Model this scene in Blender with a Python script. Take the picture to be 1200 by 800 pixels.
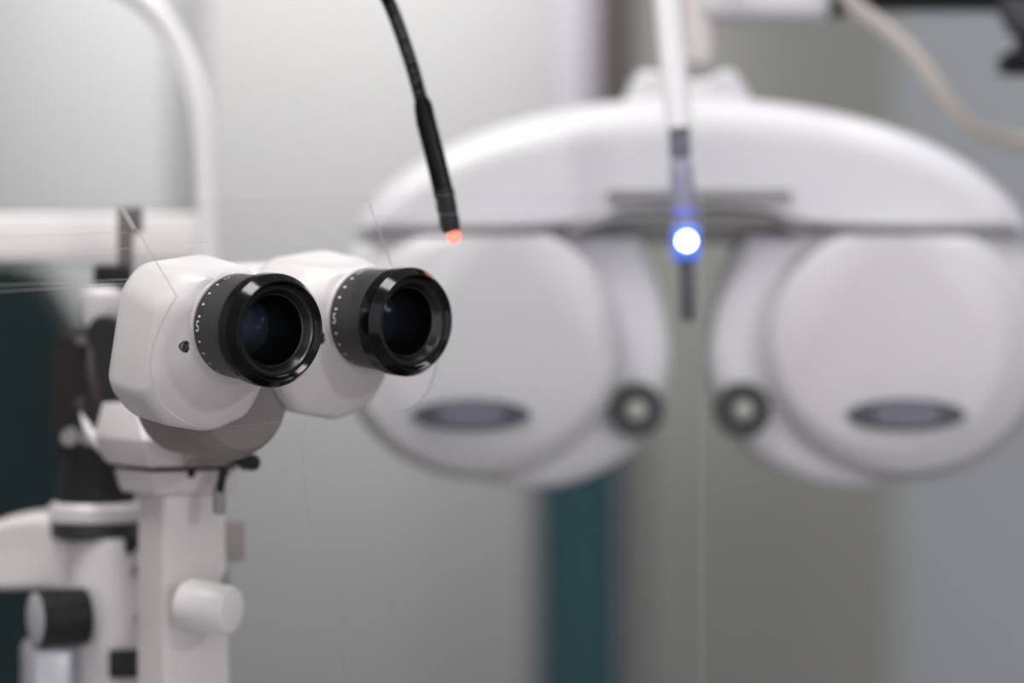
import bpy, bmesh, math, random
from mathutils import Vector, Matrix
random.seed(4)
sc = bpy.context.scene
for o in list(bpy.data.objects):
    bpy.data.objects.remove(o)
COL = sc.collection
PI = math.pi
K = 36/85/1200                                   # metres per pixel per metre of distance
CZ = 1.20                                        # height of the camera

# ---------------------------------------------------------------- camera
cam = bpy.data.objects.new('camera', bpy.data.cameras.new('camera')); COL.objects.link(cam)
cam.location = (0, 0, CZ); cam.rotation_euler = (PI/2, 0, 0)
cam.data.lens = 85; cam.data.sensor_width = 36
cam.data.dof.use_dof = True; cam.data.dof.focus_distance = 1.125; cam.data.dof.aperture_fstop = 2.1
cam.data.dof.aperture_blades = 0
cam.data.clip_start = 0.02
sc.camera = cam

# ---------------------------------------------------------------- light
sc.view_settings.view_transform = 'Standard'; sc.view_settings.look = 'None'
sc.view_settings.gamma = 1; sc.view_settings.exposure = 0.75
sc.view_settings.use_curve_mapping = False
w = bpy.data.worlds.new('world'); sc.world = w; w.use_nodes = True
w.node_tree.nodes['Background'].inputs[0].default_value = (0.97, 0.94, 1.0, 1)
w.node_tree.nodes['Background'].inputs[1].default_value = 0.62
def area(name, loc, target, size, power, color=(1,1,1), sy=None):
    l = bpy.data.lights.new(name, 'AREA'); l.energy = power; l.color = color
    l.size = size
    if sy: l.shape = 'RECTANGLE'; l.size_y = sy
    o = bpy.data.objects.new(name, l); COL.objects.link(o); o.location = loc
    o.rotation_euler = (Vector(target)-Vector(loc)).to_track_quat('-Z', 'Y').to_euler()
    return o
area('ceiling_light_front', (-0.5, 0.9, 2.55), (-0.35, 1.2, 1.0), 0.9, 13, (1, 0.985, 0.965), 0.5)
area('ceiling_light_back', (0.55, 1.35, 2.55), (0.3, 1.5, 1.0), 0.7, 4.8, (0.96, 0.97, 1.0), 0.5)
def spot(name, loc, target, power, angle, blend, color=(1,1,1), rad=0.05):
    l = bpy.data.lights.new(name, 'SPOT'); l.energy = power; l.color = color
    l.spot_size = math.radians(angle); l.spot_blend = blend; l.shadow_soft_size = rad
    o = bpy.data.objects.new(name, l); COL.objects.link(o); o.location = loc
    o.rotation_euler = (Vector(target)-Vector(loc)).to_track_quat('-Z', 'Y').to_euler()
    return o
spot('added_wall_spot', (-0.20, 1.95, 2.52), (-0.22, 2.64, 1.74), 78, 50, 0.95, (1, 0.99, 0.985))  # unseen spot added so the wall is bright above and fades downwards
spot('added_glint_spot', (0.75, 0.35, 1.5), (-0.08, 1.12, 1.2), 5.0, 60, 0.5, (1, 0.98, 0.95), 0.025)  # unseen spot added for a small bright reflection in the lenses
spot('added_second_glint_spot', (0.72, 0.05, 1.16), (-0.08, 1.12, 1.2), 2.2, 50, 0.5, (1, 0.98, 0.95), 0.018)  # second unseen spot, added for another dot in the lenses

# ---------------------------------------------------------------- helpers
def P(px, py, Y):
    return Vector(((px-600)*K*Y, Y, CZ-(py-400)*K*Y))

MATS = {}
def mat(name, col, rough=0.5, metal=0.0, coat=0.0, emit=None, noise=0.0, nscale=30, bump=0.0, spec=0.5):
    if name in MATS: return MATS[name]
    m = bpy.data.materials.new(name); m.use_nodes = True; nt = m.node_tree
    b = nt.nodes['Principled BSDF']
    b.inputs['Base Color'].default_value = (*col, 1); b.inputs['Roughness'].default_value = rough
    b.inputs['Metallic'].default_value = metal; b.inputs['Coat Weight'].default_value = coat
    b.inputs['Coat Roughness'].default_value = 0.08
    b.inputs['Specular IOR Level'].default_value = spec
    if emit:
        b.inputs['Emission Color'].default_value = (*emit[0], 1); b.inputs['Emission Strength'].default_value = emit[1]
    if noise or bump:
        tc = nt.nodes.new('ShaderNodeTexCoord'); n = nt.nodes.new('ShaderNodeTexNoise')
        n.inputs['Scale'].default_value = nscale; n.inputs['Detail'].default_value = 4
        nt.links.new(tc.outputs['Object'], n.inputs['Vector'])
        if noise:
            r = nt.nodes.new('ShaderNodeMapRange')
            r.inputs['To Min'].default_value = 1-noise; r.inputs['To Max'].default_value = 1+noise
            nt.links.new(n.outputs['Fac'], r.inputs['Value'])
            mx = nt.nodes.new('ShaderNodeVectorMath'); mx.operation = 'SCALE'
            mx.inputs[0].default_value = col; nt.links.new(r.outputs[0], mx.inputs['Scale'])
            nt.links.new(mx.outputs[0], b.inputs['Base Color'])
        if bump:
            bp = nt.nodes.new('ShaderNodeBump'); bp.inputs['Strength'].default_value = bump
            bp.inputs['Distance'].default_value = 0.001
            nt.links.new(n.outputs['Fac'], bp.inputs['Height']); nt.links.new(bp.outputs[0], b.inputs['Normal'])
    MATS[name] = m; return m

WHITE = mat('white_enamel', (0.67, 0.635, 0.632), 0.38, coat=0.15, noise=0.015, nscale=60)
PINKW = mat('warm_white_enamel', (0.66, 0.605, 0.602), 0.42, noise=0.02, nscale=60)
PHOR = mat('phoropter_enamel', (0.66, 0.65, 0.67), 0.4, noise=0.015, nscale=40)
PHOR2 = mat('phoropter_cover', (0.61, 0.595, 0.61), 0.42, noise=0.015, nscale=40)
BLACK = mat('black_satin', (0.007, 0.007, 0.008), 0.45, spec=0.15, noise=0.1, nscale=90)
DGREY = mat('grey_collar', (0.030, 0.029, 0.031), 0.5, noise=0.08, nscale=200, bump=0.05)
GLOSSB = mat('black_gloss', (0.002, 0.002, 0.0025), 0.14, spec=0.35)
INNERB = mat('black_inner', (0.002, 0.002, 0.002), 0.55, spec=0.15)
BROWNB = mat('brownish_black', (0.014, 0.011, 0.010), 0.55, spec=0.12, noise=0.3, nscale=25)
STEEL = mat('steel', (0.55, 0.55, 0.57), 0.3, 1.0)
DSTEEL = mat('dark_steel', (0.16, 0.16, 0.17), 0.28, 1.0)
GREY = mat('mid_grey_plastic', (0.27, 0.26, 0.265), 0.5, noise=0.04)
WARMG = mat('warm_grey_plastic', (0.22, 0.20, 0.19), 0.5, noise=0.04)
INK = mat('white_ink', (0.78, 0.78, 0.78), 0.6)
VIOL = mat('violet_grey_plastic', (0.15, 0.15, 0.20), 0.35, noise=0.05)
RUBBER = mat('rubber', (0.02, 0.02, 0.02), 0.7)

def acrylic(name, haze, edge=False):
    m = bpy.data.materials.new(name); m.use_nodes = True; nt = m.node_tree; nt.nodes.clear()
    out = nt.nodes.new('ShaderNodeOutputMaterial')
    tr = nt.nodes.new('ShaderNodeBsdfTransparent'); tr.inputs[0].default_value = (0.985, 0.99, 0.988, 1)
    gl = nt.nodes.new('ShaderNodeBsdfGlossy'); gl.inputs['Roughness'].default_value = 0.03
    df = nt.nodes.new('ShaderNodeBsdfDiffuse'); df.inputs[0].default_value = (0.80, 0.79, 0.78, 1)
    fr = nt.nodes.new('ShaderNodeFresnel'); fr.inputs[0].default_value = 1.16
    m1 = nt.nodes.new('ShaderNodeMixShader'); m2 = nt.nodes.new('ShaderNodeMixShader')
    # fine scratches and dust in the sheet
    tc = nt.nodes.new('ShaderNodeTexCoord'); vo = nt.nodes.new('ShaderNodeTexNoise'); vo.inputs['Scale'].default_value = 420
    vo.inputs['Detail'].default_value = 2
    rp = nt.nodes.new('ShaderNodeMapRange'); rp.inputs['From Min'].default_value = 0.72; rp.inputs['From Max'].default_value = 0.80
    rp.inputs['To Min'].default_value = haze; rp.inputs['To Max'].default_value = min(1, haze+0.12)
    nt.links.new(tc.outputs['Object'], vo.inputs['Vector']); nt.links.new(vo.outputs['Fac'], rp.inputs['Value'])
    tl = nt.nodes.new('ShaderNodeBsdfTranslucent'); tl.inputs[0].default_value = (0.9, 0.89, 0.88, 1)
    ad = nt.nodes.new('ShaderNodeMixShader'); ad.inputs[0].default_value = 0.5 if edge else 0.0
    nt.links.new(df.outputs[0], ad.inputs[1]); nt.links.new(tl.outputs[0], ad.inputs[2])
    nt.links.new(rp.outputs[0], m1.inputs[0]); nt.links.new(tr.outputs[0], m1.inputs[1]); nt.links.new(ad.outputs[0], m1.inputs[2])
    nt.links.new(fr.outputs[0], m2.inputs[0]); nt.links.new(m1.outputs[0], m2.inputs[1]); nt.links.new(gl.outputs[0], m2.inputs[2])
    nt.links.new((m1 if edge else m2).outputs[0], out.inputs[0])
    return m
ACR = acrylic('clear_acrylic', 0.006)
ACRE = acrylic('cut_acrylic_edge', 0.5, True)
ACRF = acrylic('faint_acrylic_edge', 0.04, True)
ACR_REFL = acrylic('reflection_line', 0.45, True)  # pale material that stands in for reflection lines on the shield

def lensmat(name, tint, rough=0.01, fac=0.35):
    m = bpy.data.materials.new(name); m.use_nodes = True; nt = m.node_tree; nt.nodes.clear()
    out = nt.nodes.new('ShaderNodeOutputMaterial')
    tr = nt.nodes.new('ShaderNodeBsdfTransparent'); gl = nt.nodes.new('ShaderNodeBsdfGlossy')
    gl.inputs[0].default_value = (*tint, 1); gl.inputs['Roughness'].default_value = rough
    mx = nt.nodes.new('ShaderNodeMixShader'); mx.inputs[0].default_value = fac
    nt.links.new(tr.outputs[0], mx.inputs[1]); nt.links.new(gl.outputs[0], mx.inputs[2]); nt.links.new(mx.outputs[0], out.inputs[0])
    return m
LENS1 = lensmat('coated_glass', (0.8, 0.85, 1.0), 0.02, 0.008)
LENS2 = lensmat('blue_coated_glass', (0.03, 0.42, 1.0), 0.02, 0.022)

# every mesh is written in world coordinates; its thing's origin is subtracted
def build(name, bm, mats, parent=None, kind=None, sharp=38):
    bmesh.ops.recalc_face_normals(bm, faces=bm.faces[:])
    org = Vector((0,0,0)); r = parent
    while r is not None:
        org += r.location; r = r.parent
    if parent is None:
        lo = Vector([min(v.co[i] for v in bm.verts) for i in range(3)]); hi = Vector([max(v.co[i] for v in bm.verts) for i in range(3)])
        org = Vector(((lo.x+hi.x)/2, (lo.y+hi.y)/2, lo.z))
    for v in bm.verts: v.co -= org
    for f in bm.faces: f.smooth = True
    lim = math.radians(sharp)
    for e in bm.edges:
        if len(e.link_faces) == 2 and e.calc_face_angle(0) > lim: e.smooth = False
    me = bpy.data.meshes.new(name); bm.to_mesh(me); bm.free()
    for m in (mats if isinstance(mats, (list, tuple)) else [mats]): me.materials.append(m)
    o = bpy.data.objects.new(name, me); COL.objects.link(o)
    if parent is None: o.location = org
    else: o.parent = parent
    if kind: o['kind'] = kind
    return o
def tag(o, label, cat, group=None):
    o['label'] = label; o['category'] = cat
    if group: o['group'] = group
    return o
def thing(name, loc, label, cat, group=None):
    o = bpy.data.objects.new(name, None); COL.objects.link(o); o.location = loc
    o.empty_display_size = 0.02
    return tag(o, label, cat, group)

def frame(org, x, y, z):
    M = Matrix.Identity(4)
    for i, a in enumerate((x, y, z)):
        for j in range(3): M[j][i] = a[j]
    for j in range(3): M[j][3] = org[j]
    return M
def yawframe(org, deg):
    return Matrix.Translation(org) @ Matrix.Rotation(math.radians(deg), 4, 'Z')

def merge(bm, other):
    me = bpy.data.meshes.new('tmp'); other.to_mesh(me); other.free(); bm.from_mesh(me); bpy.data.meshes.remove(me)
    return bm
def box(bm, c, s, M=None, bev=0.0, seg=3, mi=0):
    t = bmesh.new(); bmesh.ops.create_cube(t, size=1.0)
    for v in t.verts: v.co = Vector((v.co.x*s[0]+c[0], v.co.y*s[1]+c[1], v.co.z*s[2]+c[2]))
    if bev: bmesh.ops.bevel(t, geom=t.edges[:], offset=bev, segments=seg, profile=0.5, affect='EDGES', clamp_overlap=True)
    if M is not None: bmesh.ops.transform(t, matrix=M, verts=t.verts[:])
    for f in t.faces: f.material_index = mi
    return merge(bm, t)
def loft(bm, rings, M=None, cap0=True, cap1=True, closed=True, mi=0, bev=0.0, seg=3):
    t = bmesh.new(); R = [[t.verts.new(p) for p in r] for r in rings]; n = len(R[0])
    for a, b in zip(R, R[1:]):
        for i in range(n if closed else n-1):
            j = (i+1) % n
            t.faces.new((a[i], a[j], b[j], b[i]))
    if cap0: t.faces.new(R[0][::-1])
    if cap1: t.faces.new(R[-1])
    bmesh.ops.recalc_face_normals(t, faces=t.faces[:])
    if bev: bmesh.ops.bevel(t, geom=t.edges[:], offset=bev, segments=seg, profile=0.5, affect='EDGES', clamp_overlap=True)
    if M is not None: bmesh.ops.transform(t, matrix=M, verts=t.verts[:])
    for f in t.faces: f.material_index = mi
    return merge(bm, t)
def lathe(bm, prof, M=None, n=64, mi=0, cap0=False, cap1=False):
    """profile of (y, r) pairs turned round the local y axis"""
    rings = [[(r*math.cos(2*PI*k/n), y, r*math.sin(2*PI*k/n)) for k in range(n)] for y, r in prof]
    return loft(bm, rings, M, cap0, cap1, mi=mi)
def catmull(pts, sub=8):
    pts = [Vector(p) for p in pts]; out = []
    q = [pts[0]*2-pts[1]] + pts + [pts[-1]*2-pts[-2]]
    for i in range(1, len(q)-2):
        for s in range(sub):
            t = s/sub; a, b, c, d = q[i-1], q[i], q[i+1], q[i+2]
            out.append(0.5*((2*b)+(c-a)*t+(2*a-5*b+4*c-d)*t*t+(3*b-a-3*c+d)*t**3))
    out.append(pts[-1]); return out
def tube(bm, pts, rad, n=20, mi=0, M=None):
    """rad: a number or a function of 0..1 along the path"""
    N = len(pts); up = Vector((0, 1, 0.01)); rings = []; prev = None
    for i, p in enumerate(pts):
        d = (pts[min(i+1, N-1)]-pts[max(i-1, 0)]).normalized()
        if prev is None:
            u = d.orthogonal().normalized()
        else:
            u = (prev - d*prev.dot(d)).normalized()
        prev = u; v = d.cross(u)
        r = rad(i/(N-1)) if callable(rad) else rad
        rings.append([p+u*r*math.cos(2*PI*k/n)+v*r*math.sin(2*PI*k/n) for k in range(n)])
    return loft(bm, rings, M, mi=mi)
def inset_poly(poly, d):
    n = len(poly); out = []
    for i in range(n):
        a, b, c = Vector(poly[i-1]), Vector(poly[i]), Vector(poly[(i+1) % n])
        e1 = (b-a).normalized(); e2 = (c-b).normalized()
        nrm = Vector((-(e1.y+e2.y), e1.x+e2.x))
        if nrm.length < 1e-6: nrm = Vector((-e1.y, e1.x))
        nrm.normalize(); out.append(b+nrm*d)
    return out
def ccw(poly):
    a = sum(poly[i-1][0]*poly[i][1]-poly[i][0]*poly[i-1][1] for i in range(len(poly)))
    return poly if a > 0 else poly[::-1]
def pillow(bm, poly, y0, y1, rf, rb, M=None, steps=6, mi=0, centre=None):
    """outline (x, z) given thickness along y with rounded front (y0) and back (y1)"""
    poly = ccw([tuple(p) for p in poly]); rings = []
    if centre:
        hx = max(abs(p[0]-centre[0]) for p in poly); hz = max(abs(p[1]-centre[1]) for p in poly)
        def inset(pl, d): return [Vector((centre[0]+(x-centre[0])*(1-d/hx), centre[1]+(z-centre[1])*(1-d/hz))) for x, z in pl]
    else:
        inset = inset_poly
    for s in range(steps+1):
        a = PI/2*s/steps; ins = rf*(1-math.sin(a)); y = y0+rf*(1-math.cos(a)) if rf else y0
        rings.append([(p.x, y, p.y) for p in inset(poly, ins)])
    for s in range(steps+1):
        a = PI/2*s/steps; ins = rb*(1-math.cos(a)); y = y1-rb*(1-math.sin(a))
        rings.append([(p.x, y, p.y) for p in inset(poly, ins)])
    mx = sum(p[0] for p in rings[0])/len(poly); mz = sum(p[2] for p in rings[0])/len(poly)
    if centre: mx, mz = centre
    rings = [[(mx+(p[0]-mx)*k, p[1], mz+(p[2]-mz)*k) for p in rings[0]] for k in (0.90, 0.97)] + rings
    return loft(bm, rings, M, mi=mi)
def ellipse(cx, cz, a, b, n=72, t0=0, t1=2*PI, p=2.0):
    out = []
    for k in range(n):
        t = t0+(t1-t0)*k/(n if abs(t1-t0-2*PI) < 1e-6 else n-1)
        c, s = math.cos(t), math.sin(t)
        out.append((cx+a*math.copysign(abs(c)**(2/p), c), cz+b*math.copysign(abs(s)**(2/p), s)))
    return out

# ---------------------------------------------------------------- the room
def slab(name, c, s, m, parent=None, yaw=0, bev=0):
    bm = bmesh.new(); box(bm, (0,0,0), s, yawframe(c, yaw), bev)
    return build(name, bm, m, parent, 'structure')
WALLM = mat('green_grey_wall', (0.285, 0.285, 0.26), 0.55, noise=0.03, nscale=2.5)
PANELM = mat('pale_grey_door_leaf', (0.36, 0.362, 0.365), 0.5, noise=0.015, nscale=3)
PANEL2 = mat('pale_warm_door_leaf', (0.34, 0.333, 0.333), 0.5, noise=0.015, nscale=3)
FLOORM = mat('grey_vinyl', (0.22, 0.215, 0.21), 0.45, noise=0.08, nscale=12)
CEILM = mat('ceiling_paint', (0.72, 0.72, 0.71), 0.8, noise=0.01)
BLUEW = mat('blue_grey_wall', (0.43, 0.45, 0.47), 0.6, noise=0.03, nscale=3)
slab('floor', (0, 1.2, -0.05), (4.2, 4.6, 0.1), FLOORM)
slab('wall_back', (0, 2.75, 1.3), (4.2, 0.1, 2.8), WALLM)
slab('wall_left', (-1.65, 1.2, 1.3), (0.1, 4.6, 2.8), PANELM)
slab('wall_right', (1.65, 1.2, 1.3), (0.1, 4.6, 2.8), BLUEW)
slab('ceiling', (0, 1.2, 2.75), (4.2, 4.6, 0.1), CEILM)
# right hand wall return, angled, pale blue grey
slab('wall_return', (0.87, 2.42, 1.3), (1.1, 0.05, 2.78), BLUEW, yaw=-35)
YB = 2.66
# sliding door leaves of the left half
slab('door_1', (-0.73, YB, 1.2), (0.72, 0.035, 2.38), PANELM, bev=0.003)
slab('door_2', (-0.1315, YB+0.015, 1.2), (0.428, 0.03, 2.38), PANEL2, bev=0.003)
slab('trim_1', ((-0.373), YB+0.012, 1.2), (0.05, 0.02, 2.38), mat('groove_grey', (0.16,0.16,0.163), 0.6))
slab('trim_2', (0.072, YB-0.005, 1.2), (0.03, 0.05, 2.40), mat('pale_jamb', (0.42,0.41,0.46), 0.5), bev=0.003)
slab('trim_3', (0.103, YB, 1.2), (0.032, 0.06, 2.40), mat('brown_jamb', (0.045,0.026,0.024), 0.5, noise=0.15), bev=0.003)

# ---------------------------------------------------------------- microscope frame (eyepieces look towards +f)
YAW = math.radians(42); PIT = math.radians(4)
EL = P(329, 388, 1.10); ER = P(488, 378, 1.153)
f = Vector((math.sin(YAW)*math.cos(PIT), -math.cos(YAW)*math.cos(PIT), -math.sin(PIT)))
rx = (ER-EL); BASE = rx.length; rx = (rx - f*rx.dot(f)).normalized()
up = rx.cross(-f).normalized()
ML = frame(EL, rx, -f, up) @ Matrix.Rotation(math.radians(-2.2), 4, 'Z')
MR = frame(ER, rx, -f, up) @ Matrix.Rotation(math.radians(2.2), 4, 'Z')

SL = thing('slit_lamp', (-0.15, 1.27, 0.79), 'white slit lamp microscope with two black eyepieces in sharp focus', 'slit lamp')

def text_mesh(s, size):
    cu = bpy.data.curves.new('digit', 'FONT'); cu.body = s; cu.size = size; cu.extrude = 0.0; cu.resolution_u = 3
    o = bpy.data.objects.new('digit', cu); COL.objects.link(o)
    me = o.to_mesh(); vs = [v.co.copy() for v in me.vertices]; fs = [tuple(p.vertices) for p in me.polygons]
    o.to_mesh_clear(); bpy.data.objects.remove(o); bpy.data.curves.remove(cu)
    return vs, fs
def collar_r(y): return 0.0252 - (y-0.012)*0.055
def eyepiece(M, label):
    bm = bmesh.new()     # grey dioptre collar, slightly tapering to the rear
    lathe(bm, [(0.0125, 0.022), (0.0125, 0.0243), (0.0135, 0.0251), (0.036, collar_r(0.036)), (0.0375, 0.0230), (0.0375, 0.019)], M, 96)
    col = build('eyepiece', bm, DGREY, SL); col['label'] = label
    bm = bmesh.new()     # gloss black eyecup ring with a hollow front
    lathe(bm, [(0.0128, 0.0235), (0.0126, 0.0257), (0.0118, 0.0262), (0.0052, 0.0262), (0.0048, 0.0261), (0.0002, 0.0233), (0.0, 0.0230),
               (0.0, 0.0227), (0.0006, 0.0222), (0.0024, 0.0212), (0.0027, 0.0209), (0.0029, 0.0198)], M, 96)
    build('eyecup_ring', bm, GLOSSB, col, sharp=17)
    bm = bmesh.new()     # polished bevel around the lens
    lathe(bm, [(0.0029, 0.0198), (0.0032, 0.0190), (0.0036, 0.0187), (0.0064, 0.0169), (0.0068, 0.0163)], M, 96)
    build('retaining_ring', bm, mat('bevel_black', (0.05, 0.05, 0.053), 0.24, 0.8), col, sharp=17)
    bm = bmesh.new()
    lathe(bm, [(0.0068, 0.0165), (0.013, 0.0163), (0.030, 0.0135), (0.030, 0.0001)], M, 64)
    build('inner_tube', bm, INNERB, col)
    bm = bmesh.new()     # eye lens, bulging towards the viewer
    prof = [(0.0106-0.0048*math.cos(PI/2*(r/0.0163)), max(r, 1e-4)) for r in [0.0163*i/14 for i in range(14, -1, -1)]]
    lathe(bm, prof, M, 64)
    build('eye_lens', bm, LENS1, col)
    bm = bmesh.new()
    prof = [(0.0178-0.0042*math.cos(PI/2*(r/0.0155)), max(r, 1e-4)) for r in [0.0155*i/12 for i in range(12, -1, -1)]]
    lathe(bm, prof, M, 64)
    build('inner_lens', bm, LENS2, col)
    # dioptre scale printed round the rear of the collar
    bm = bmesh.new()
    def put(vs, fs, ang, yc):
        r0 = None; nv = []
        for v in vs:
            y = yc - v.x if False else yc + 0
            # text upright as seen from the front left: its height runs round the collar
            a = ang - v.y/0.0236; yy = yc - v.x
            rr = collar_r(yy)+0.00008
            nv.append(bm.verts.new(M @ Vector((-rr*math.cos(a), yy, rr*math.sin(a)))))
        for q in fs:
            try: bm.faces.new([nv[i] for i in q])
            except ValueError: pass
    def tick(ang, ln=0.0020, wd=0.00048):
        vs = [Vector((-ln/2, -wd)), Vector((ln/2, -wd)), Vector((ln/2, wd)), Vector((-ln/2, wd))]
        put(vs, [(0,1,2,3)], ang, 0.0315)
    for k in range(-3, 12):
        if k in (2, 7): continue
        tick(math.radians(-28+14*k))
    vs, fs = text_mesh('5', 0.0072); 
    def digit(ang):
        # digit stands upright with its baseline parallel to the barrel axis
        nv = []
        for v in vs:
            yy = 0.0340-(v.x); a = ang+(v.y-0.002)/0.0236; rr = collar_r(yy)+0.0001
            nv.append(bm.verts.new(M @ Vector((-rr*math.cos(a), yy, rr*math.sin(a)))))
        for q in fs: bm.faces.new([nv[i] for i in q])
    digit(math.radians(2)); digit(math.radians(72))
    build('scale_marks', bm, INK, col)
    return col
def prism_housing(M):
    bm = bmesh.new()
    full = [(-0.0345, 0.010), (-0.021, 0.0265), (0.012, 0.029), (0.025, 0.020), (0.027, -0.024), (0.017, -0.046), (-0.004, -0.0525), (-0.030, -0.047), (-0.0415, -0.033)]
    def sc_(poly, s, cx, cz): return [(cx+(x-cx)*s, cz+(z-cz)*s) for x, z in poly]
    fr = [(-0.0245, 0.010), (-0.015, 0.0235), (0.008, 0.0250), (0.019, 0.015), (0.0230, -0.012), (0.015, -0.0255), (-0.004, -0.0265), (-0.019, -0.0250), (-0.0260, -0.015)]
    back = [(-0.0330, 0.0140), (-0.0235, 0.0255)] + full[2:]
    loft(bm, [[(x, 0.037, z) for x, z in fr], [(x, 0.051, z) for x, z in sc_(full, 0.985, 0, -0.008)],
              [(x-0.001, 0.082, z+0.003) for x, z in back], [(x-0.001, 0.091, z+0.003) for x, z in sc_(back, 0.86, -0.004, -0.006)]], M, bev=0.0045, seg=4)
    lathe(bm, [(0.0355, 0.0215), (0.0355, 0.0246), (0.042, 0.0254)], M, 64)
    return bm
for M, nm in ((ML, 'left eyepiece as seen, with dark grey dioptre collar'), (MR, 'right eyepiece as seen, a little farther away')):
    h = build('prism_housing', prism_housing(M), WHITE, SL, sharp=28)
    bm = bmesh.new()
    S = M @ Matrix.Translation((-0.0262, 0.0390, -0.0085))
    lathe(bm, [(0.006, 0.0028), (-0.0006, 0.0028), (-0.0010, 0.0023), (-0.0010, 0.0001)], S, 20)
    for a in (0.6, 0.6+PI/2):
        box(bm, (0, -0.0012, 0), (0.0036, 0.0003, 0.0006), S @ Matrix.Rotation(a, 4, 'Y'), mi=1)
    build('screw', bm, [DSTEEL, STEEL], h)
    eyepiece(M, nm)

# body joining the two housings, magnification drum below
MC = frame((EL+ER)/2, rx, -f, up)
bm = bmesh.new()
box(bm, (0.012, 0.104, -0.004), (0.076, 0.040, 0.056), MC, 0.010, 4)
build('binocular_bridge', bm, WHITE, SL)
bm = bmesh.new()
D = MC @ Matrix.Translation((-0.018, -0.018, -0.038))
lathe(bm, [(0.076, 0.0001), (0.076, 0.024), (0.080, 0.0275), (0.088, 0.031), (0.125, 0.031), (0.130, 0.028), (0.130, 0.0001)], D, 72)
build('magnification_drum', bm, WARMG, SL)
bm = bmesh.new()     # small lamp like hollow under the drum
c = P(259, 516, 1.170)
lathe(bm, [(-0.004, 0.0062), (-0.004, 0.0048), (0.002, 0.004), (0.002, 0.0001)], yawframe(c, 33), 28)
lathe(bm, [(-0.004, 0.0062), (0.02, 0.0062)], yawframe(c, 33), 28)
build('drum_socket', bm, BROWNB, SL)

# bracket block, cap and column (all turned with the microscope)
YC = 1.245
def yb(px, Y=YC): return yawframe(P(px, 400, Y)-Vector((0,0,CZ)), 34)
def zz(py, Y=YC): return CZ-(py-400)*K*Y
COLM = yb(213)
def rect(cx, cy, sx, sy, z): return [(cx-sx/2, cy-sy/2, z), (cx+sx/2, cy-sy/2, z), (cx+sx/2, cy+sy/2, z), (cx-sx/2, cy+sy/2, z)]
bm = bmesh.new()
loft(bm, [rect(0.003, -0.002, 0.044, 0.038, 0.80), rect(0.001, 0, 0.038, 0.034, zz(800)), rect(0, 0, 0.0365, 0.032, zz(640)), rect(0, 0, 0.0355, 0.031, zz(572))], COLM, bev=0.003)
build('column', bm, PINKW, SL)
bm = bmesh.new()
loft(bm, [rect(-0.002, 0, 0.045, 0.040, zz(576)), rect(-0.002, 0, 0.047, 0.042, zz(571)), rect(-0.003, 0, 0.049, 0.046, zz(549))], COLM, bev=0.002)
build('column_cap', bm, PINKW, SL)
bm = bmesh.new()
loft(bm, [rect(-0.004, 0.0, 0.050, 0.048, zz(544)), rect(-0.004, 0.001, 0.054, 0.054, zz(540)), rect(-0.006, 0.002, 0.058, 0.060, zz(512)),
          rect(-0.008, 0.012, 0.044, 0.040, zz(472))], COLM, bev=0.004, seg=4)
build('tilt_bracket', bm, WHITE, SL)
bm = bmesh.new()     # dark gap plate and its lock screws
box(bm, (-0.002, 0, zz(546.5)), (0.046, 0.042, 0.005), COLM, 0.001)
for dx in (-0.006, 0.013):
    lathe(bm, [(-0.0235, 0.0001), (-0.0235, 0.0022), (-0.015, 0.0022)], COLM @ Matrix.Translation((dx, 0, zz(552))), 20)
build('swivel_plate', bm, BROWNB, SL)
bm = bmesh.new()     # round grey black thumb screw on the right
c = P(287, 541, 1.215); S = yawframe(c, 34)
lathe(bm, [(-0.010, 0.0001), (-0.010, 0.0032), (-0.009, 0.0041), (0.000, 0.0043), (0.001, 0.0025), (0.012, 0.002)], S, 28)
box(bm, (-0.012, 0.012, 0), (0.030, 0.005, 0.005), S, 0.001, mi=1)
build('lock_knob', bm, [BLACK, WARMG], SL)
bm = bmesh.new()     # hanging release lever
tube(bm, catmull([P(262, 548, 1.215), P(259, 566, 1.215), P(255, 580, 1.217)], 6), 0.0022, 12, 1)
box(bm, (0, 0, 0), (0.006, 0.005, 0.014), yawframe(P(257, 586, 1.217), 30), 0.0015, mi=0)
build('release_lever', bm, [GREY, BLACK], SL)
bm = bmesh.new()     # grey stop block and thin lever on the side of the column
box(bm, (0, 0, 0), (0.0125, 0.018, 0.021), yawframe(P(266, 633, 1.26), 34), 0.0015)
build('side_stop', bm, mat('taupe_plastic', (0.30, 0.27, 0.265), 0.5), SL)
bm = bmesh.new()
tube(bm, catmull([P(259, 640, 1.255), P(264, 668, 1.245), P(268, 692, 1.235)], 6), 0.0024, 12)
build('side_lever', bm, GREY, SL)
bm = bmesh.new()     # white round knob
KN = frame(P(248, 711, 1.232), Vector((0.55, 0.83, 0)), Vector((-0.95, 0.3, 0.08)).normalized(), Vector((0, 0, 1)))
ax = Vector((0.90, -0.42, -0.08)).normalized(); sx = Vector((0,0,1)).cross(ax).normalized()
KN = frame(P(247, 712, 1.212), sx, -ax, sx.cross(-ax)*1)
lathe(bm, [(-0.0135, 0.0001), (-0.0135, 0.009), (-0.0125, 0.0112), (-0.010, 0.0125), (0.012, 0.0130), (0.0150, 0.0118), (0.0165, 0.009), (0.0168, 0.0001)], KN, 48)
build('adjusting_knob', bm, mat('bright_knob', (0.84, 0.81, 0.80), 0.35, noise=0.03, nscale=300), SL)

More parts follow.
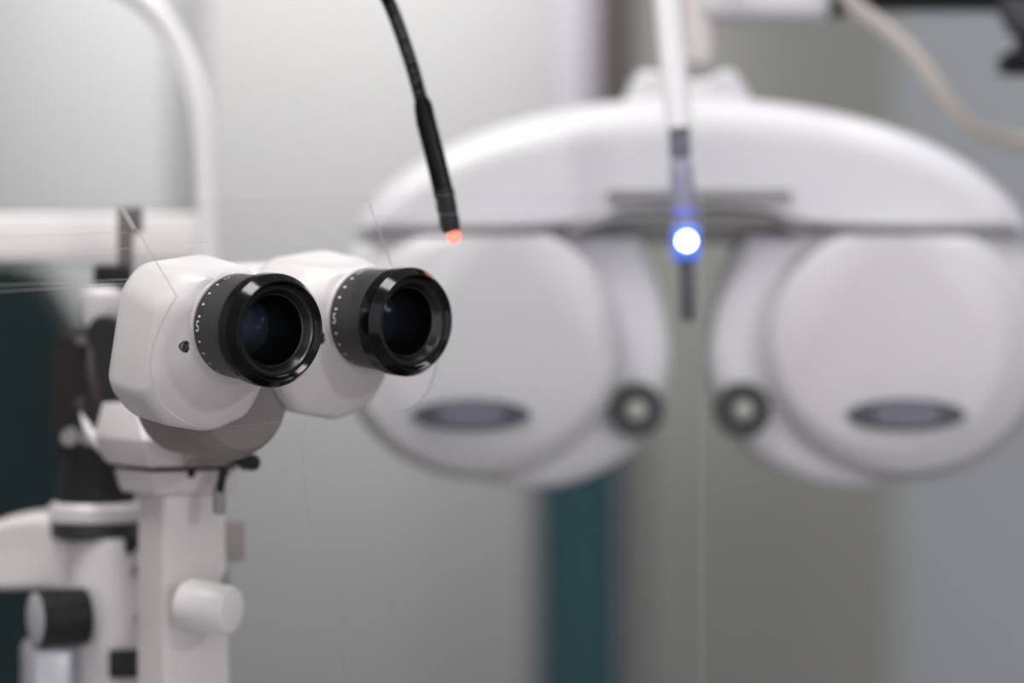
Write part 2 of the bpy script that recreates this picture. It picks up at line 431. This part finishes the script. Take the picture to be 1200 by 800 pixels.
# illumination tower behind, on the left
YT = 1.305
def Z(py, Y=YT): return CZ-(py-400)*K*Y
tower = bmesh.new()
T = Matrix.Translation((P(113, 0, YT).x, YT, 0))
def vlathe(bm, prof, M, n=48, mi=0, sx=1.0):
    rings = [[(r*sx*math.cos(2*PI*k/n), r*math.sin(2*PI*k/n), z) for k in range(n)] for z, r in prof]
    return loft(bm, rings, M, mi=mi)
vlathe(tower, [(0.80, 0.036), (Z(800), 0.0262), (Z(640), 0.0245), (Z(628), 0.0228)], Matrix.Translation((P(135, 0, YT).x, YT, 0)))
build('lamp_column', tower, WHITE, SL)
bm = bmesh.new()
vlathe(bm, [(Z(631), 0.0215), (Z(627), 0.0245), (Z(610), 0.0250), (Z(608), 0.023)], T)
build('angle_scale_ring', bm, mat('knurled_dark', (0.012,0.012,0.014), 0.45, noise=0.5, nscale=900), SL)
bm = bmesh.new()
vlathe(bm, [(Z(610), 0.022), (Z(609), 0.0252), (Z(594), 0.0255), (Z(588), 0.0235), (Z(587), 0.018)], T)
build('collar', bm, WHITE, SL)
bm = bmesh.new()
vlathe(bm, [(Z(590), 0.0215), (Z(566), 0.0212), (Z(556), 0.0185), (Z(520), 0.0175), (Z(505), 0.015), (Z(500), 0.008)], T)
box(bm, (0, 0.0, Z(455)), (0.034, 0.036, Z(385)-Z(530)), Matrix.Translation((P(106,0,YT).x, YT, 0)), 0.008, 4, mi=1)
box(bm, (0, 0.0, Z(470)), (0.018, 0.030, Z(410)-Z(540)), Matrix.Translation((P(86,0,YT).x, YT, 0)), 0.006, 3, mi=1)
build('lamp_housing', bm, [BLACK, BROWNB], SL)
bm = bmesh.new()     # long oval black cover plate facing the operator
A = math.radians(-4)
pts = []
for k in range(40):
    t = 2*PI*k/40; x = 0.0085*math.cos(t); z = 0.0085*math.sin(t)+(0.022 if math.sin(t) > 0 else -0.024)
    pts.append((x*math.cos(A)-z*math.sin(A), x*math.sin(A)+z*math.cos(A)))
pillow(bm, pts, -0.006, 0.012, 0.003, 0.001, Matrix.Translation(P(120, 437, 1.272)))
tube(bm, catmull([P(106, 400, 1.269), P(108, 440, 1.265), P(118, 478, 1.269)], 8), 0.0022, 12, 1)
tube(bm, catmull([P(95, 398, 1.279), P(92, 440, 1.318), P(96, 480, 1.279)], 8), 0.003, 12, 1)
build('lamp_cover', bm, [mat('cover_black', (0.010,0.009,0.010), 0.4, spec=0.2), mat('worn_brown', (0.06,0.045,0.04), 0.45)], SL)
bm = bmesh.new()     # small bright crescent hook linking tower to bracket
tube(bm, catmull([P(97, 484, 1.27), P(103, 502, 1.265), P(117, 521, 1.26), P(135, 531, 1.255), P(160, 540, 1.25)], 8), lambda t: 0.0016+0.0032*t, 14)
build('link_arm', bm, WHITE, SL)
bm = bmesh.new()
for x in (82, 104):
    c = P(x, 512, 1.279); lathe(bm, [(-0.003, 0.0001), (-0.003, 0.0045), (0.006, 0.005)], Matrix.Translation(c), 24)
build('lamp_screws', bm, GREY, SL)
# upper end: white cap, black mirror holder and two prongs
bm = bmesh.new()
vlathe(bm, [(Z(400), 0.010), (Z(372), 0.0135), (Z(345), 0.0130), (Z(336), 0.009)], Matrix.Translation((P(124,0,YT).x, YT, 0)))
build('tower_cap', bm, WHITE, SL)
bm = bmesh.new()
box(bm, (0, 0, Z(324)), (0.0195, 0.016, Z(311)-Z(337)), Matrix.Translation((P(133,0,YT).x, YT, 0)), 0.002)
build('mirror_holder', bm, BLACK, SL)
bm = bmesh.new()
box(bm, (0, 0, (Z(243)+Z(315))/2), (0.0075, 0.010, Z(243)-Z(315)), Matrix.Translation((P(147,0,YT).x, YT, 0)), 0.001)
box(bm, (0, 0, (Z(243)+Z(268))/2), (0.0050, 0.008, Z(242)-Z(268)), Matrix.Translation((P(161,0,YT).x, YT, 0)), 0.001)
box(bm, (0, 0, Z(268)), (0.0125, 0.008, 0.004), Matrix.Translation((P(153,0,YT).x, YT, 0)), 0.001)
build('mirror_fork', bm, mat('fork_grey', (0.15,0.13,0.13), 0.45), SL)
# curved arm to the left, knob and lower parts
bm = bmesh.new()
top = catmull([P(-60, 650, YT), P(-20, 618, YT), P(20, 604, YT), P(60, 604, YT), P(92, 640, YT)], 6)
bot = catmull([P(-60, 705, YT), P(-20, 692, YT), P(20, 690, YT), P(60, 690, YT), P(92, 700, YT)], 6)
poly = [(p.x, p.z) for p in top]+[(p.x, p.z) for p in bot[::-1]]
pillow(bm, poly, YT-0.008, YT+0.030, 0.006, 0.005, centre=(P(30,0,YT).x, P(0,655,YT).z))
build('swing_arm', bm, PINKW, SL)
bm = bmesh.new()
KY = 1.27
ax = Vector((-0.86, -0.5, 0.0)).normalized(); sxx = Vector((0,0,1)).cross(ax)
KM = frame(P(60, 724, KY), sxx, -ax, Vector((0,0,1)))
lathe(bm, [(0.020, 0.009), (0.018, 0.0150), (-0.006, 0.0155), (-0.0085, 0.0148), (-0.0085, 0.0118)], KM, 56)
kb = build('joystick_knob', bm, BLACK, SL)
bm = bmesh.new()
lathe(bm, [(-0.0086, 0.0140), (-0.0092, 0.0125), (-0.0095, 0.0001)], KM, 48)
build('knob_cap', bm, mat('cap_grey', (0.42,0.42,0.44), 0.35), kb)
bm = bmesh.new()
box(bm, (0, 0, 0), (0.030, 0.036, 0.060), yawframe(P(60, 810, 1.29), 20), 0.009, 4)
build('lower_bearing', bm, mat('silver_paint', (0.50,0.50,0.53), 0.3, 0.5), SL)
bm = bmesh.new()
box(bm, (0, 0, 0), (0.0225, 0.008, 0.0145), yawframe(P(153, 777, 1.276), 8), 0.001)
lathe(bm, [(-0.0065, 0.0001), (-0.0065, 0.002), (0, 0.002)], yawframe(P(166, 781, 1.274), 8), 16, mi=1)
build('black_latch', bm, [BLACK, GREY], SL)
for (x, y, r, mm) in ((155, 634, 0.0042, BLACK), (153, 642, 0.003, BLACK), (159, 668, 0.0026, WARMG), (165, 724, 0.0030, WARMG)):
    bm = bmesh.new()
    lathe(bm, [(-0.003, 0.0001), (-0.003, r*0.8), (-0.002, r), (0.010, r)], Matrix.Translation(P(x, y, 1.282)), 20)
    build('column_screw', bm, mm, SL)
# base on the table
bm = bmesh.new()
box(bm, (-0.17, 1.31, 0.797), (0.19, 0.17, 0.044), None, 0.010, 4)
build('instrument_base', bm, WHITE, SL)

# ---------------------------------------------------------------- breath shield
PO = P(140, 235, 1.088); PR = P(822, 223, 1.275)
sx = (PR-PO).normalized(); lean = Vector((0, 0.0, -1)); lean = (lean - sx*lean.dot(sx)).normalized()
sn = sx.cross(-lean).normalized()
def hit(px, py):
    d = Vector(((px-600)*K, 1, -(py-400)*K)); o = Vector((0,0,CZ))
    t = (PO-o).dot(sn)/d.dot(sn); p = o+d*t
    return ((p-PO).dot(sx), (p-PO).dot(-lean))
SM = frame(PO, sx, sn, -lean)
TH = 0.0018
LOW = hit(357, 490)[1]; SX0 = hit(353, 600)[0]; SX1 = hit(404.5, 600)[0]
def sheet(name, pix, parent, label=None):
    poly = ccw([hit(*p) for p in pix])
    bm = bmesh.new()
    fr = [bm.verts.new(SM @ Vector((x, -TH/2, z))) for x, z in poly]; bk = [bm.verts.new(SM @ Vector((x, TH/2, z))) for x, z in poly]
    n = len(poly)
    bmesh.ops.triangle_fill(bm, use_beauty=True, edges=[bm.edges.new((fr[i], fr[(i+1) % n])) for i in range(n)])
    bmesh.ops.triangle_fill(bm, use_beauty=True, edges=[bm.edges.new((bk[i], bk[(i+1) % n])) for i in range(n)])
    for i in range(n):
        q = bm.faces.new((fr[i], fr[(i+1) % n], bk[(i+1) % n], bk[i])); q.material_index = 2 if name == 'centre_flap' or all(SX0 < poly[k][0] < SX1 and poly[k][1] < LOW for k in (i, (i+1) % n)) else 1
    return build(name, bm, [ACR, ACRE, ACRF], parent, sharp=20)
SH = thing('breath_shield', (PO.x+0.1, 1.17, PO.z), 'clear acrylic breath shield with cut lines hanging behind the eyepieces', 'shield')
def cm2(pts, sub=6): return [(v.x, v.y) for v in catmull([Vector((a, b, 0)) for a, b in pts], sub)]
holeL = cm2([(207, 347), (190, 378), (178, 412), (177, 440), (188, 470), (210, 490), (240, 501), (290, 498), (357, 491)])
seam = cm2([(357, 491), (355, 540), (361, 600), (375, 643), (397, 683), (402, 740), (403, 860)])
holeR = cm2([(359, 491), (410, 489), (450, 486), (480, 478), (500, 460), (511, 430), (513, 400), (505, 370), (488, 340), (459, 311)])
sheet('left_panel', [(-80, 236), (140, 235)] + holeL + seam[1:] + [(-80, 860)], SH)
sheet('right_panel', [(430, 229.5), (822, 223), (822, 860), (403.6, 860)] + [(x+0.6, y) for x, y in seam[-2:0:-1]] + holeR, SH)
sheet('centre_flap', [(141.5, 235), (428.5, 229.5), (457.5, 311), (440, 307), (410, 314), (380, 314), (340, 309), (300, 311), (262, 321), (240, 335), (208.5, 346)], SH)
# long fine reflections on the sheet, put in as pale strips
for a, b, wd in (((-40, 280), (150, 272), 0.00018), ((-40, 305), (165, 290), 0.00018), ((-40, 298), (120, 291), 0.00012), ((-40, 336), (155, 327), 0.00028),
                 ((-40, 344), (150, 332), 0.00028), ((205, 286), (246, 283), 0.0002), ((440, 252), (800, 249), 0.00012), ((445, 281), (560, 279), 0.0002)):
    (x0, z0), (x1, z1) = hit(*a), hit(*b)
    bm = bmesh.new()
    q = [(x0, z0-wd), (x1, z1-wd), (x1, z1+wd), (x0, z0+wd)]
    vs = [bm.verts.new(SM @ Vector((x, -TH/2-0.0001, z))) for x, z in q]; bm.faces.new(vs)
    build('reflection_line', bm, ACR_REFL, SH)
bm = bmesh.new()     # thick bevelled notch strip at the start of the left cut
(x0, z0), (x1, z1) = hit(141, 236), hit(159, 268)
tube(bm, [SM @ Vector((x0, -0.0016, z0-0.001)), SM @ Vector((x1, -0.0016, z1))], 0.0012, 6)
build('notch_edge', bm, ACRE, SH)

# ---------------------------------------------------------------- headrest frame behind the slit lamp
YH = 1.43
HR = thing('headrest_frame', (P(243, 0, YH).x-0.09, YH, 0.80), 'white arched head rest frame of curved tube with a broad forehead band', 'head rest')
pathR = [P(243, 1241, YH), P(243, 700, YH), P(243, 420, YH), P(243, 300, YH), P(241, 220, YH), P(235, 140, YH), P(222, 85, YH), P(200, 35, YH), P(165, -2, YH), P(110, -30, YH), P(20, -45, YH)]
pathL = [Vector((2*P(-60,0,YH).x-p.x, p.y, p.z)) for p in pathR[::-1]]
bm = bmesh.new(); tube(bm, catmull(pathR+pathL[1:], 8), 0.0066, 24)
build('arched_tube', bm, mat('tube_white', (0.82, 0.80, 0.80), 0.4), HR)
bm = bmesh.new()
xa, xb = pathL[-1].x, P(238, 0, YH).x
box(bm, ((xa+xb)/2, YH+0.004, (Z(250, YH)+Z(308, YH))/2), (xb-xa, 0.008, Z(250, YH)-Z(308, YH)), None, 0.003)
build('forehead_band', bm, mat('band_white', (0.84, 0.80, 0.79), 0.5), HR)

# instrument table (below the picture)
TB = thing('instrument_table', (-0.12, 1.36, 0.0), 'pale grey instrument table top under the slit lamp', 'table')
bm = bmesh.new(); box(bm, (-0.20, 1.40, 0.76), (0.62, 0.46, 0.03), None, 0.008)
build('table_top', bm, GREY, TB)
bm = bmesh.new(); box(bm, (-0.20, 1.44, 0.40), (0.09, 0.09, 0.70), None, 0.006)
build('table_column', bm, GREY, TB)
bm = bmesh.new(); box(bm, (-0.20, 1.42, 0.025), (0.5, 0.4, 0.05), None, 0.012)
build('table_foot', bm, GREY, TB)

# ---------------------------------------------------------------- black gooseneck with red tip
YG = 1.205
GN = thing('gooseneck_fixation_light', P(533, 285, YG), 'thin black gooseneck fixation light ending in a red glowing tip', 'lamp')
g = catmull([P(-60, -46, YH-0.012), P(40, -140, 1.38), P(220, -190, 1.28), P(380, -120, 1.225), P(437, -30, YG), P(459, 10, YG), P(481, 72, YG), P(495, 122, YG)], 60)
bm = bmesh.new(); N = len(g)
tube(bm, g, lambda t: 0.0034+0.0003*math.cos(t*PI*196), 16)
build('flexible_neck', bm, mat('neck_black', (0.006,0.006,0.007), 0.35, spec=0.3), GN)
bm = bmesh.new()
s = [P(494, 116, YG), P(496, 124, YG), P(499, 142, YG), P(509, 180, YG), P(519, 222, YG)]
tube(bm, s, lambda t: (0.0036, 0.0046, 0.0050, 0.0050, 0.0050)[round(t*4)], 24)
build('sleeve', bm, mat('sleeve_black', (0.002,0.002,0.0025), 0.3, spec=0.2), GN)
bm = bmesh.new()
e = [P(519, 222, YG), P(521, 229, YG), P(521.6, 231, YG), P(524, 246, YG), P(524.6, 248, YG), P(527, 262, YG), P(527.6, 264, YG), P(529.5, 272, YG)]
tube(bm, e, lambda t: (0.0052, 0.0054, 0.0049, 0.0052, 0.0048, 0.0052, 0.0049, 0.0044)[round(t*7)], 24)
build('tip_housing', bm, mat('tip_dark', (0.015,0.013,0.013), 0.45, spec=0.3), GN)
bm = bmesh.new()
bmesh.ops.create_uvsphere(bm, u_segments=20, v_segments=12, radius=0.0032, matrix=Matrix.Translation(P(532, 277, YG)))
build('red_led', bm, mat('red_glow', (0.9,0.2,0.15), 0.4, emit=((1.0, 0.13, 0.08), 1.7)), GN)

# ---------------------------------------------------------------- phoropter
YP = 1.46; kp = K*YP
AX = 807
def pz(px, py): return ((px-600)*kp, CZ-(py-400)*kp)
PH = thing('phoropter', (P(AX, 0, YP).x, YP, P(0, 570, YP).z), 'large white phoropter with two round lens units, out of focus behind the eyepieces', 'phoropter')
t0 = math.asin(36/190)
outl = [pz(AX+397*math.cos(t), 308-190*math.sin(t)) for t in [t0+(PI-2*t0)*k/60 for k in range(61)]]
outl += [pz(*p) for p in cm2([(AX-380, 276), (AX-330, 275), (AX-200, 272), (AX-130, 266), (AX-95, 250), (AX-40, 244), (AX+40, 244), (AX+95, 250), (AX+130, 266), (AX+200, 272), (AX+330, 274), (AX+380, 275)], 4)]
bm = bmesh.new(); pillow(bm, outl, YP-0.046, YP+0.05, 0.026, 0.014, None, 8, centre=pz(AX, 250))
house = build('upper_housing', bm, PHOR, PH, sharp=50)
bm = bmesh.new()     # mount on top
mo = [pz(*p) for p in cm2([(722, 140), (734, 112), (744, 90), (762, 86), (785, 94), (810, 97), (830, 94), (842, 86), (856, 86), (865, 96), (876, 116), (885, 140)], 5)]
pillow(bm, mo, YP-0.02, YP+0.03, 0.005, 0.004)
build('top_mount', bm, PHOR, PH)
bm = bmesh.new()     # dark slide rail across the middle; curved tube below stands in for a shadow
box(bm, (P(812,0,YP).x, YP-0.047, P(0,234,YP).z), (0.108, 0.006, 0.0065), None, 0.002, mi=0)
tube(bm, catmull([P(668, 270, YP-0.043), P(700, 262, YP-0.045), P(740, 256, YP-0.045), P(870, 256, YP-0.045), P(905, 258, YP-0.045), P(945, 270, YP-0.043)], 6), 0.0030, 10)
build('rail_and_shadow', bm, mat('rail_and_shadow_grey', (0.23,0.22,0.225), 0.4, 0.4), PH)
bm = bmesh.new()     # seam below the housing
box(bm, (P(AX,0,YP).x, YP+0.012, P(0,274,YP).z), (0.385, 0.05, 0.008), None, 0.002)
build('seam_strip', bm, GREY, PH)
def lens_unit(s):
    X = lambda d: AX+s*d
    bm = bmesh.new()
    body = [pz(X(p[0]), p[1]) for p in cm2([(60, 278), (200, 272), (330, 274), (390, 290), (402, 340), (396, 400), (372, 460), (330, 510), (262, 553), (200, 568), (140, 564), (78, 535), (40, 490), (22, 430), (26, 372), (42, 318), (60, 278)], 6)][:-1]
    pillow(bm, body, YP-0.034, YP+0.045, 0.012, 0.010, None, 6, centre=pz(X(215), 415))
    h = build('lens_unit', bm, PHOR, PH, sharp=50)
    h['label'] = 'left lens unit with its dark knob and oval badge' if s < 0 else 'right lens unit with its dark knob and oval badge'
    bm = bmesh.new()     # raised round cover: a slanting drum
    n = 80; rings = []
    for (d, cy, a, b, y) in ((246, 412, 162, 148, -0.012), (244, 410, 162, 148, -0.037), (236, 405, 155, 141, -0.051), (222, 398, 134, 128, -0.0575), (218, 397, 124, 120, -0.059)):
        rings.append([(pz(X(d+a*math.cos(2*PI*k/n)), cy+b*math.sin(2*PI*k/n))[0], YP+y, pz(0, max(cy+b*math.sin(2*PI*k/n), 281))[1]) for k in range(n)])
    loft(bm, rings)
    build('round_cover', bm, PHOR2, h, sharp=30)
    bm = bmesh.new()
    KB = Matrix.Translation(P(X(62), 480, YP-0.034))
    lathe(bm, [(0.004, 0.0165), (-0.010, 0.0165), (-0.013, 0.0150), (-0.013, 0.0060), (-0.011, 0.0055)], KB, 40)
    lathe(bm, [(-0.011, 0.0055), (-0.015, 0.0050), (-0.016, 0.0001)], KB, 40, mi=1)
    build('knob', bm, [mat('knob_dark', (0.03,0.03,0.033), 0.45), mat('knob_centre', (0.42,0.42,0.38), 0.4)], h)
    bm = bmesh.new()
    cx = X(255); YF = YP-0.061
    k2 = K*YF
    B = Matrix.Translation(Vector(((cx-600)*k2, YF, CZ-(486-400)*k2)))
    pillow(bm, ellipse(0, 0, 0.0345, 0.0092, 48), -0.0025, 0.014, 0.0015, 0.0005, B)
    pillow(bm, ellipse(0, 0, 0.019, 0.0070, 40, p=3), -0.0035, 0.0, 0.0008, 0.0004, B, mi=1)
    build('badge', bm, [mat('badge_dark', (0.045,0.045,0.06), 0.4), mat('badge_blue', (0.12,0.12,0.165), 0.35)], h)
lens_unit(-1); lens_unit(1)

# carrying arm
AR = thing('hanging_support_arm', (P(818,0,YP).x, YP, P(0,100,YP).z), 'white angular support arm holding the phoropter from above', 'support arm')
bm = bmesh.new()
box(bm, (P(818,0,YP).x, YP, (P(0,78,YP).z+P(0,-40,YP).z)/2), (0.017, 0.024, P(0,-40,YP).z-P(0,78,YP).z), None, 0.004)
build('neck', bm, PINKW, AR)
bm = bmesh.new()
box(bm, (P(818,0,YP).x, YP, P(0,86,YP).z), (0.0125, 0.02, 0.011), None, 0.002)
build('swivel_joint', bm, GREY, AR)
bm = bmesh.new()
box(bm, (P(895,0,YP).x, YP, P(0,-8,YP).z), (0.078, 0.04, 0.032), None, 0.005)
build('arm_box', bm, PHOR, AR)
bm = bmesh.new()
box(bm, (P(983,0,YP).x, YP, P(0,-4,YP).z), (0.012, 0.03, 0.022), None, 0.003)
build('end_clamp', bm, BLACK, AR)
bm = bmesh.new()
box(bm, (P(1180,0,YP).x, YP, P(0,-14,YP).z), (0.190, 0.03, 0.026), None, 0.003)
build('black_bar', bm, BLACK, AR)
bm = bmesh.new()     # stand column outside the frame
xs = P(1365,0,YP).x
lathe(bm, [(0,0.0001),(0,0.024),(1.75,0.024),(1.75,0.0001)], frame(Vector((xs, YP, 0)), Vector((1,0,0)), Vector((0,0,1)), Vector((0,-1,0))), 32)
lathe(bm, [(0,0.0001),(0,0.2),(0.03,0.2),(0.04,0.03)], frame(Vector((xs, YP, 0)), Vector((1,0,0)), Vector((0,0,1)), Vector((0,-1,0))), 48)
build('stand_column', bm, PINKW, AR)

# hanging black bracket at the right edge
BK = thing('black_clamp', P(1205, 85, 1.44), 'black clamp with a wide foot under the black bar at the right edge', 'clamp')
bm = bmesh.new()
loft(bm, [rect(0,0,0.040,0.03, P(0,2,1.44).z), rect(0.004,0,0.028,0.03, P(0,38,1.44).z), rect(0.004,0,0.014,0.02,P(0,46,1.44).z), rect(0.004,0,0.014,0.02,P(0,52,1.44).z)], Matrix.Translation((P(1208,0,1.44).x, 1.44, 0)), bev=0.001)
build('jaw', bm, mat('clamp_dark', (0.05,0.05,0.06), 0.5), BK)
bm = bmesh.new()
box(bm, (P(1216,0,1.44).x, 1.44, P(0,58,1.44).z), (0.024, 0.024, 0.016), None, 0.003)
box(bm, (P(1210,0,1.44).x, 1.44, P(0,74,1.44).z), (0.038, 0.028, 0.013), None, 0.004)
build('foot', bm, BLACK, BK)

# beige cable
bm = bmesh.new()
YCb = 1.52
tube(bm, catmull([P(970, -50, 1.420), P(985, -18, 1.422), P(1001, 6, 1.428), P(1035, 32, 1.44), P(1070, 63, 1.45), P(1100, 102, 1.46), P(1130, 140, 1.48), P(1160, 158, 1.50), P(1205, 166, YCb), P(1290, 150, YCb), P(1360, 60, 1.50)], 8), 0.0050, 14)
tag(build('cable', bm, mat('beige_cable', (0.68, 0.62, 0.57), 0.5)), 'beige cable sagging from the arm above to the right edge', 'cable')

# ---------------------------------------------------------------- blue tipped lamp in front of the phoropter
YL = 1.34
BL = thing('blue_led_lamp', P(803, 375, YL), 'white cylinder lamp hanging before the phoropter with a glowing blue light', 'lamp')
bm = bmesh.new()
tube(bm, [P(778, -60, YL), P(783, 10, YL), P(790, 90, YL), P(796, 150, YL)], 0.0076, 28)
build('white_tube', bm, mat('lamp_tube_white', (0.90,0.89,0.90), 0.35), BL)
bm = bmesh.new()     # holder that carries the lamp from the arm, above the picture
tube(bm, catmull([P(779, -52, YL), P(790, -70, YL+0.03), P(830, -50, 1.41), P(862, -25, 1.45)], 6), 0.004, 12)
build('holder', bm, GREY, BL)
bm = bmesh.new()
tube(bm, [P(795.5, 148, YL), P(796, 154, YL), P(797, 180, YL), P(797.5, 186, YL)], lambda t: 0.0060 if 0.2 < t < 0.9 else 0.0052, 28)
build('dark_collar', bm, VIOL, BL)
bm = bmesh.new()
tube(bm, [P(797.5, 186, YL), P(798, 192, YL), P(799, 210, YL), P(800, 222, YL), P(801, 238, YL), P(802, 262, YL)], lambda t: (0.0050, 0.0064, 0.0070, 0.0070, 0.0064, 0.0060)[round(t*5)], 28)
build('translucent_body', bm, mat('pale_violet_plastic', (0.30,0.30,0.40), 0.3), BL)
bm = bmesh.new()
tube(bm, [P(801.3, 246.5, YL), P(801.5, 250, YL)], 0.0072, 28)
build('blue_ring', bm, mat('blue_ring_glow', (0.1,0.2,0.9), 0.3, emit=((0.05, 0.12, 1.0), 0.3)), BL)
bm = bmesh.new()  # body round the LED whose blue colour and emission paint its halo
tube(bm, [P(802, 262, YL), P(803, 268, YL), P(804, 300, YL), P(804, 306, YL)], lambda t: (0.0056, 0.0080, 0.0080, 0.0056)[round(t*3)], 28)
build('led_halo_body', bm, mat('blue_halo', (0.10,0.20,0.75), 0.3, emit=((0.08, 0.2, 1.0), 0.22)), BL)
bm = bmesh.new()
lathe(bm, [(-0.0088, 0.0001), (-0.0088, 0.0030), (-0.0080, 0.0046), (-0.004, 0.0048)], Matrix.Translation(P(803.5, 283, YL)), 28)
build('blue_led', bm, mat('blue_white_glow', (0.6,0.75,1.0), 0.3, emit=((0.50, 0.66, 1.0), 9.0)), BL)
bm = bmesh.new()
tube(bm, [P(804, 306, YL), P(806, 372, YL), P(806, 376, YL)], lambda t: 0.0044 if t < 0.9 else 0.0034, 20)
build('rod', bm, mat('rod_grey', (0.10,0.095,0.11), 0.5), BL)

# ---------------------------------------------------------------- behind: teal upright and dark chair
bm = bmesh.new()
X0, X1 = P(631,0,2.3).x, P(726,0,2.3).x
TP = thing('teal_panel', ((X0+X1)/2, 2.3, 0), 'narrow teal upright panel standing behind the phoropter', 'panel')
TEAL = mat('teal_leatherette', (0.0015, 0.047, 0.058), 0.4, noise=0.25, nscale=5, spec=0.3)
box(bm, ((X0+X1)/2, 2.3, 0.71), (X1-X0, 0.04, 1.36), None, 0.008)
build('panel_body', bm, TEAL, TP)
bm = bmesh.new()
for x in (X0-0.004, X1+0.004): box(bm, (x, 2.3, 0.71), (0.010, 0.045, 1.37), None, 0.003)
build('edge_strip', bm, mat('edge_grey', (0.17,0.16,0.18), 0.5), TP)
bm = bmesh.new(); box(bm, ((X0+X1)/2, 2.3, 0.015), (0.2, 0.2, 0.03), None, 0.005)
build('panel_foot', bm, GREY, TP)

CH = thing('dark_green_chair', (P(-120,0,1.95).x, 2.0, 0), 'dark green padded examination chair at the left edge behind the slit lamp', 'chair')
DG = mat('dark_green_leather', (0.002, 0.013, 0.012), 0.5, noise=0.25, nscale=6, bump=0.2, spec=0.08)
YCh = 1.95
bk = [P(*p, YCh) for p in cm2([(-320, 420), (-300, 340), (-240, 312), (-100, 306), (0, 305), (30, 308), (52, 325), (75, 360), (98, 400), (112, 460), (118, 560), (118, 700), (110, 900), (-310, 900), (-325, 700)], 5)]
bm = bmesh.new(); pillow(bm, [(p.x, p.z) for p in bk], YCh-0.05, YCh+0.06, 0.015, 0.015)
build('backrest', bm, DG, CH)
bm = bmesh.new(); box(bm, (P(-105,0,YCh).x, YCh-0.18, 0.52), (0.46, 0.48, 0.12), None, 0.035, 4)
build('seat', bm, DG, CH)
bm = bmesh.new(); box(bm, (P(-105,0,YCh).x, YCh-0.1, 0.24), (0.12, 0.12, 0.46), None, 0.01); box(bm, (P(-105,0,YCh).x, YCh-0.1, 0.02), (0.42, 0.42, 0.04), None, 0.01)
box(bm, (P(-105,0,YCh).x, YCh+0.05, 0.62), (0.10, 0.05, 0.36), None, 0.01)
build('pedestal', bm, GREY, CH)
